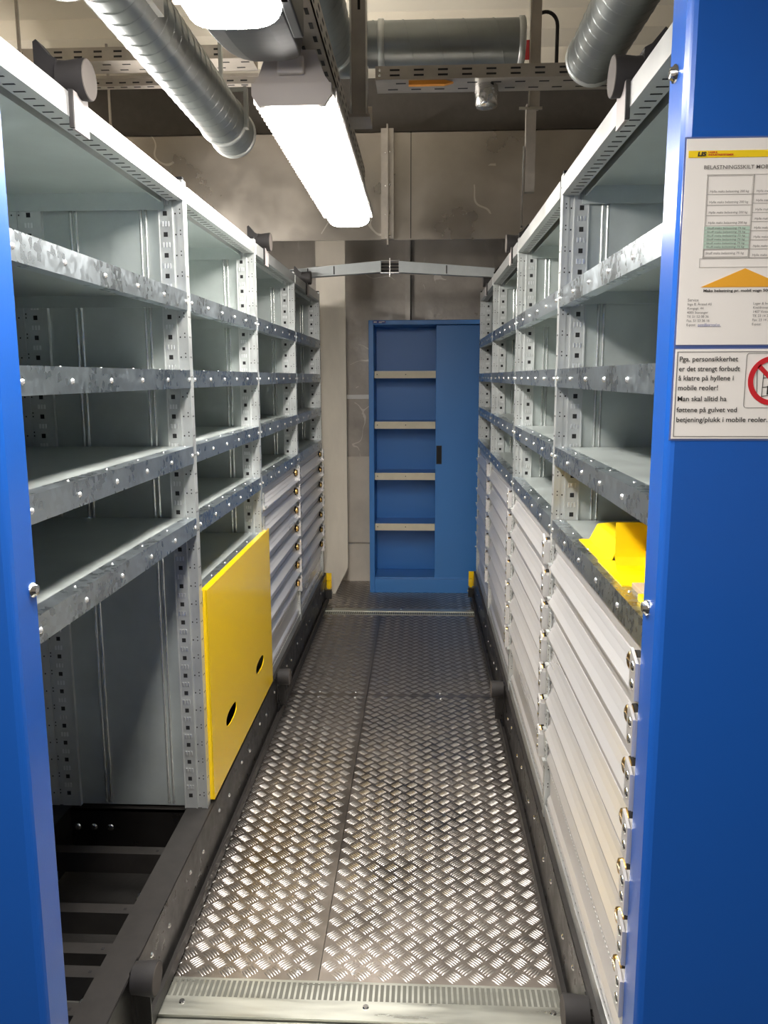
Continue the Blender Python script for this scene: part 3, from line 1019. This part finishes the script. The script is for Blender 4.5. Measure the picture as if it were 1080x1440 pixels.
# ------------------------------------------------------------------ lamps
def lamp(y0, y1, xc, z, label, dark_far=.0):
    root = thing('linear_lamp', (xc, (y0 + y1) / 2, z), label, 'lamp', 'lamps in a row above the aisle')
    w = .086
    m = MB('lamp_body', 'lamp_dark')
    body = [(xc - w, z + .030), (xc - w - .004, z + .040), (xc - w + .012, z + .062), (xc - w * .62, z + .115), (xc + w * .62, z + .115), (xc + w - .012, z + .062), (xc + w + .004, z + .040), (xc + w, z + .030)]
    m.prism(body, 'y', y0, y1 - dark_far)
    m.box(xc - .03, xc + .03, y0 - .018, y0, z + .062, z + .10)
    m.prism([(xc - w - .003, z + .045), (xc - w - .003, z + .02), (xc - w + .012, z - .002), (xc + w - .012, z - .002), (xc + w + .003, z + .02), (xc + w + .003, z + .045)], 'y', y0 - .008, y0 + .006)
    build('housing', m, root, bevel=.004)
    m = MB('lamp_dark')
    if dark_far:
        # curved dark end moulding, one smooth loft
        n = 12
        vs, fs = [], []
        for i in range(n + 1):
            t = i / n
            k = math.sqrt(max(.03, 1 - t ** 3))
            ya, za, wa = y1 - dark_far + dark_far * t, z + .026 + .034 * t ** 2, w * (.72 + .28 * k)
            vs += [(xc - wa, ya, za + .030), (xc - wa * .9, ya, za + .006), (xc - wa * .5, ya, za), (xc + wa * .5, ya, za), (xc + wa * .9, ya, za + .006),
                   (xc + wa, ya, za + .030), (xc + wa * .65, ya, z + .115), (xc - wa * .65, ya, z + .115)]
        for i in range(n):
            fs += [(8 * i + q, 8 * i + (q + 1) % 8, 8 * i + 8 + (q + 1) % 8, 8 * i + 8 + q) for q in range(8)]
        m.add(vs + [], fs + [tuple(range(8)), tuple(range(8 * n, 8 * n + 8))], None, False)
        m.box(xc + w - .004, xc + w + .016, y1 - dark_far - .06, y1 - dark_far + .12, z + .02, z + .085)
    else:
        m.box(xc - w * .95, xc + w * .95, y1, y1 + .03, z + .008, z + .095)
        m.box(xc - w * .3, xc + w * .3, y1 + .03, y1 + .05, z + .03, z + .07)
    build('end_cap', m, root, bevel=.003)
    m = MB('diffuser')
    ya, yb = y0 + .007, y1 - dark_far - .002
    prof = []
    for i in range(13):
        a = math.pi * i / 12
        prof.append((xc - (w - .004) * math.copysign(abs(math.cos(a)) ** .55, math.cos(a)), z + .030 - .040 * math.sin(a) ** .8))
    m.prism(prof, 'y', ya, yb)
    build('diffuser', m, root)
    for sg in (-1, 1):
        m = MB('clip')
        m.box(xc + sg * (w - .001), xc + sg * (w + .004), y0 + .045, y1 - dark_far - .02, z + .028, z + .044)
        yy = y0 + .05
        while yy < y1 - dark_far - .02:
            m.box(xc + sg * (w - .002), xc + sg * (w + .010), yy, yy + .012, z + .020, z + .052)
            yy += .030
        build('clip_strip', m, root)
    for yy in (y0 + .06, y1 - .2):
        m = MB('chrome')
        pts = [Vector((xc + .028 * math.cos(a), yy, z + .1165 + .018 * math.sin(a))) for a in [math.pi * 2 * i / 16 for i in range(17)]]
        m.tube(pts, .0045, 8)
        m.cyl((xc, yy - .012, z + .10), (xc, yy - .012, z + .134), .006, 10)
        build('hook', m, root)
    return root

LZ = 2.068
lamp(1.93, 3.37, -.292, LZ, 'lit tubular lamp with ribbed edge hanging over the aisle, seen full length')
lamp(.42, 1.84, -.322, LZ, 'nearer lit lamp cut off by the top edge, its dark rounded end showing', .34)
lamp(-1.55, -.12, -.292, LZ, 'lit lamp of the row behind the viewer')
bt = thing('batten_lamp', (-1.50, 3.55, 2.08), 'lit bare tube lamp in the next aisle, hidden behind the left rack', 'lamp')
m = MB('white', 'tray'); m.box(-1.53, -1.47, 2.82, 4.34, 2.15, 2.20); m.box(-1.52, -1.48, 2.82, 2.84, 2.08, 2.15); m.box(-1.52, -1.48, 4.32, 4.34, 2.08, 2.15)
for yy in (3.2, 4.1): m.box(-1.505, -1.495, yy, yy + .01, 2.20, CEIL - .07, 'tray')
build('batten', m, bt)
m = MB('tube_glow'); m.cyl((-1.50, 2.84, 2.105), (-1.50, 4.32, 2.105), .019, 16)
build('tube', m, bt)
# slotted support channel above the lamps
m = MB('tray', 'hole')
cxa, cxb, cz0, cz1 = -.287, -.222, 2.206, 2.262
m.box(cxa, cxb, .1, 2.22, cz0, cz0 + .003); m.box(cxb - .003, cxb, .1, 3.3, cz0, cz1); m.box(cxa, cxa + .003, .1, 3.3, cz0, cz1); m.box(cxa, cxb, 2.22, 3.3, cz0, cz0 + .003)
yy = .15
while yy < 3.25:
    m.box(cxb - .001, cxb + .0006, yy, yy + .030, cz0 + .012, cz0 + .018, 'hole'); m.box(cxb - .001, cxb + .0006, yy + .03, yy + .06, cz0 + .036, cz0 + .042, 'hole')
    m.box(cxa + .012, cxa + .02, yy, yy + .03, cz0 - .0006, cz0 + .001, 'hole'); m.box(cxb - .02, cxb - .012, yy + .02, yy + .05, cz0 - .0006, cz0 + .001, 'hole')
    yy += .07
tag(build('slotted_channel', m), 'slotted metal channel carrying the lamps above the aisle', 'channel')

# ------------------------------------------------------------------ cable arms between the rack tops
carrier = thing('folding_cable_carrier', (-.176, 4.62, 2.03), 'grey folding cable carrier spanning between the two rack tops under the duct', 'cable carrier')
def arm(x0, z0, x1, z1, y, notch):
    m = MB('arm_grey', 'groove')
    h = .030
    vs = [(x0, y - .025, z0 - h * .8), (x1, y - .025, z1 - h), (x1, y - .025, z1 + h), (x0, y - .025, z0 + h * .8),
          (x0, y + .025, z0 - h * .8), (x1, y + .025, z1 - h), (x1, y + .025, z1 + h), (x0, y + .025, z0 + h * .8)]
    m.add(vs, [(0, 1, 2, 3), (4, 7, 6, 5), (0, 4, 5, 1), (3, 2, 6, 7), (0, 3, 7, 4), (1, 5, 6, 2)])
    for t in notch:
        xx, zz = x0 + (x1 - x0) * t, z0 + (z1 - z0) * t
        m.box(xx - .003, xx + .003, y - .027, y - .025, zz - .022, zz + .022, 'groove')
    return build('cable_arm', m, carrier, bevel=.002)
arm(-.74, 2.028, -.225, 2.066, 4.62, (.22, .5))
arm(.392, 2.028, -.128, 2.064, 4.62, (.5,))
m = MB('chrome', 'rubber')
m.box(-.228, -.124, 4.60, 4.64, 2.094, 2.099); m.box(-.228, -.124, 4.60, 4.64, 2.030, 2.035); m.cyl((-.176, 4.60, 2.01), (-.176, 4.60, 2.11), .003, 10)
hinge = build('hinge_plate', m, carrier)
m = MB('rubber')
for k in range(3): m.cyl((-.226, 4.62, 2.046 + k * .017), (-.126, 4.62, 2.046 + k * .017), .006, 8)
build('cable', m, hinge)


# ------------------------------------------------------------------ signs on the right end panel
SY = 1.1895
def text(body, x, z, size, m, parent, shear=0.0, width=None, bold=0.0, name='lettering', y=SY - .0022):
    cu = bpy.data.curves.new(name, 'FONT')
    cu.body = body
    cu.size = size
    cu.shear = shear
    cu.offset = bold
    cu.resolution_u = 3
    t = bpy.data.objects.new(name, cu)
    COL.objects.link(t)
    bpy.context.view_layer.update()
    me = bpy.data.meshes.new_from_object(t.evaluated_get(bpy.context.evaluated_depsgraph_get()))
    bpy.data.objects.remove(t)
    w_ = max(v.co.x for v in me.vertices) if len(me.vertices) else 1
    k = (width / w_) if width else 1.0
    for v in me.vertices:
        v.co = Vector((v.co.x * k, 0, v.co.y))
    me.materials.clear()
    me.materials.append(MATS[m])
    return put(name, me, parent, (x, y, z))


def flat(mb, x0, x1, z0, z1, m, lift=.0018):
    mb.box(x0, x1, SY - lift, SY - lift + .0006, z0, z1, m)


def line_rect(mb, x0, x1, z0, z1, t, m):
    flat(mb, x0, x1, z0, z0 + t, m); flat(mb, x0, x1, z1 - t, z1, m); flat(mb, x0, x0 + t, z0, z1, m); flat(mb, x1 - t, x1, z0, z1, m)


# load sign
L0, L1, LZ0, LZ1 = .3575, .555, 1.5135, 1.7870
s = thing('load_sign', ((L0 + L1) / 2, SY, LZ0), 'white load limit sheet with yellow band and orange triangle on the blue end panel', 'sign')
m = MB('laminate'); m.box(L0 - .0025, L1 + .0025, SY - .0004, SY + .0005, LZ0 - .0025, LZ1 + .0025); build('laminate_pouch', m, s)
m = MB('paper'); m.box(L0, L1, SY - .0012, SY - .0003, LZ0, LZ1); build('paper_sheet', m, s)
m = MB('sign_yellow'); flat(m, .3605, L1 - .004, 1.7625, 1.7715, None); build('yellow_band', m, s)
text('LIS', .3722, 1.7645, .0072, 'ink', s, .15, .0118, .0004, y=SY - .0026)
text('LAGER &', .3865, 1.7681, .0030, 'ink_red', s, 0, None, .00012, y=SY - .0026)
text('INDUSTRISYSTEMER', .3865, 1.7648, .0030, 'ink_red', s, 0, .034, .00012, y=SY - .0026)
text('BELASTNINGSSKILT MOBILE REOLER', .3815, 1.7475, .0070, 'ink_grey', s, 0, .1255, .00004)
m = MB('ink_light', 'sign_green', 'sign_orange')
tx0, txm, tx1 = .3885, .4500, .5150
tz1, tz0 = 1.7405, 1.6310
line_rect(m, tx0 - .0016, txm, tz0, tz1, .0004, 'ink_light')
line_rect(m, tx0, txm - .0015, tz0 + .0014, tz1 - .0014, .0003, 'ink_light')
line_rect(m, txm, tx1, tz0, tz1, .0004, 'ink_light')
rows = [1.7150, 1.7010, 1.6875, 1.6740]
for z in rows: flat(m, tx0, txm, z - .0005, z, 'ink_light')
for k in range(8): flat(m, txm, tx1, 1.7150 - k * .0120 - .0005, 1.7150 - k * .0120, 'ink_light')
for k in range(6):
    z = 1.6725 - k * .00495
    flat(m, tx0 - .0012, txm - .0012, z - .0043, z, 'sign_green')
    flat(m, tx0 - .0012, txm - .0012, z - .0046, z - .0043, 'ink_light')
line_rect(m, tx0 - .001, txm - .001, 1.6325, 1.6425, .0004, 'ink_light')
line_rect(m, tx0 - .0055, tx1 + .004, 1.6185, 1.6305, .0004, 'ink_light')
build('load_table', m, s)
for z in rows: text('Hylle maks belastning 200 kg', tx0 + .003, z + .0022, .0042, 'ink_grey', s, .1, .0525)
for k in range(8): text('Hylle maks belastning 200 kg', txm + .004, 1.7172 - k * .0120, .0042, 'ink_grey', s, .1, .0525)
for k in range(6): text('Skuff maks belastning 75 kg', tx0 + .002, 1.6692 - k * .00495, .0036, 'ink_grey', s, .1, .052, y=SY - .0026)
text('Skuff maks belastning 75 kg', tx0 + .002, 1.6360, .0042, 'ink_grey', s, .1, .052)
m = MB('sign_orange'); m.prism([(.3865, 1.5918), (.5055, 1.5918), (.4460, 1.6170)], 'y', SY - .0018, SY - .0012); build('triangle', m, s)
text('Maks belastning pr. mobil vogn 5000 kg', .3905, 1.5855, .0050, 'ink', s, 0, .102, .00014)
for k, t in enumerate(['Service', 'Inge B. Årstad AS', 'Kongsgt. 44', '4005 Stavanger', 'Tlf. 51 52 08 36', 'Fax. 51 53 36 16', 'E-post:']):
    text(t, .3700 , 1.5730 - k * .00560, .0047 if k else .0052, 'ink_grey', s)
text('post@aarstad.as', .3860, 1.5730 - 6 * .00560, .0045, 'ink_blue', s)
m = MB('ink_blue'); flat(m, .3860, .4180, 1.5385, 1.5388, None); build('underline', m, s)
for k, t in enumerate(['Lager & Industrisystemer', 'Kveldroveien 17', '1407 Vinterbro', 'Tlf. 23 14 21 00', 'Fax. 23 14 21 01', 'E-post:']):
    text(t, .4600, 1.5680 - k * .00560, .0047, 'ink_grey', s)

# climbing notice
N0, N1, NZ0, NZ1 = .3575, .552, 1.3815, 1.5075
s = thing('climbing_notice', ((N0 + N1) / 2, SY, NZ0), 'white notice with black border and red prohibition ring on the blue end panel', 'sign')
m = MB('laminate'); m.box(N0 - .0025, N1 + .0025, SY - .0004, SY + .0005, NZ0 - .0025, NZ1 + .0025); build('laminate_pouch', m, s)
m = MB('paper'); m.box(N0, N1, SY - .0012, SY - .0003, NZ0, NZ1); build('paper_sheet', m, s)
m = MB('ink'); line_rect(m, N0 + .0028, N1 - .004, 1.3845, 1.5040, .0006, 'ink'); build('border', m, s)
for k, (t, wd, z) in enumerate([('Pga. personsikkerhet', .0815, 1.4905), ('er det strengt forbudt', .0850, 1.4770), ('å klatre på hyllene i', .0770, 1.4640), ('mobile reoler!', .0560, 1.4505),
                                ('Man skal alltid ha', .0690, 1.4350), ('føttene på gulvet ved', .0845, 1.4195), ('betjening/plukk i mobile reoler.', .1280, 1.4055)]):
    text(t, N0 + .0055, z, .0098, 'ink', s, 0, wd, .00012)
pc = Vector((.4945, 0, 1.4635))
m = MB('ink_grey')
hw, rr_, pts = .0380, .004, []
for cx, cz, a0 in ((hw, hw, 0), (-hw, hw, 90), (-hw, -hw, 180), (hw, -hw, 270)):
    for i in range(5):
        a = math.radians(a0 + 22.5 * i)
        pts.append((pc.x + cx - math.copysign(rr_, cx) + rr_ * math.cos(a), pc.z + cz - math.copysign(rr_, cz) + rr_ * math.sin(a)))
for i in range(len(pts)):
    a, b = Vector(pts[i]), Vector(pts[(i + 1) % len(pts)])
    d = (b - a).normalized() if (b - a).length > 0 else Vector((1, 0))
    nn = Vector((-d.y, d.x)) * .00025
    m.prism([tuple(a + nn), tuple(b + nn), tuple(b - nn), tuple(a - nn)], 'y', SY - .0018, SY - .0012)
build('pictogram_frame', m, s)
m = MB('ink')
def bar(m, x0, z0, x1, z1, t, mm=None, lift=.0019):
    a, b = Vector((x0, z0)), Vector((x1, z1))
    d = (b - a).normalized(); nn = Vector((-d.y, d.x)) * t / 2
    m.prism([tuple(p) for p in (a + nn, b + nn, b - nn, a - nn)], 'y', SY - lift, SY - lift + .0006, mm)
# small shelf rack drawn in lines with a climbing figure
bar(m, .4720, 1.4800, .4735, 1.4460, .0005); bar(m, .4815, 1.4760, .4805, 1.4400, .0007); bar(m, .5000, 1.4800, .5000, 1.4440, .0007)
for z in (1.4700, 1.4570, 1.4445): bar(m, .4810, z - .003, .5000, z, .0007)
bar(m, .4890, 1.4440, .4895, 1.4560, .0035); bar(m, .4890, 1.4565, .5000, 1.4600, .0045); bar(m, .5000, 1.4570, .5060, 1.4760, .0060); bar(m, .5050, 1.4740, .4950, 1.4790, .0028)
m.cyl((.5080, SY - .0019, 1.4835), (.5080, SY - .0013, 1.4835), .0042, 16)
bar(m, .5040, 1.4570, .5080, 1.4400, .0042)
build('climbing_figure', m, s)
m = MB('sign_red')
n = 48
R0, R1 = .0345, .0272
vs = []
for q in (SY - .0026, SY - .0020):
    for r_ in (R0, R1):
        vs += [(pc.x + r_ * math.cos(2 * math.pi * i / n), q, pc.z + r_ * math.sin(2 * math.pi * i / n)) for i in range(n)]
fs = []
for i in range(n):
    j = (i + 1) % n
    fs += [(i, j, n + j, n + i), (2 * n + i, 3 * n + i, 3 * n + j, 2 * n + j), (i, 2 * n + i, 2 * n + j, j), (n + i, n + j, 3 * n + j, 3 * n + i)]
m.add(vs, fs)
bar(m, pc.x - .0205, pc.z + .0205, pc.x + .0205, pc.z - .0205, .0062, None, .0026)
build('prohibition_ring', m, s)
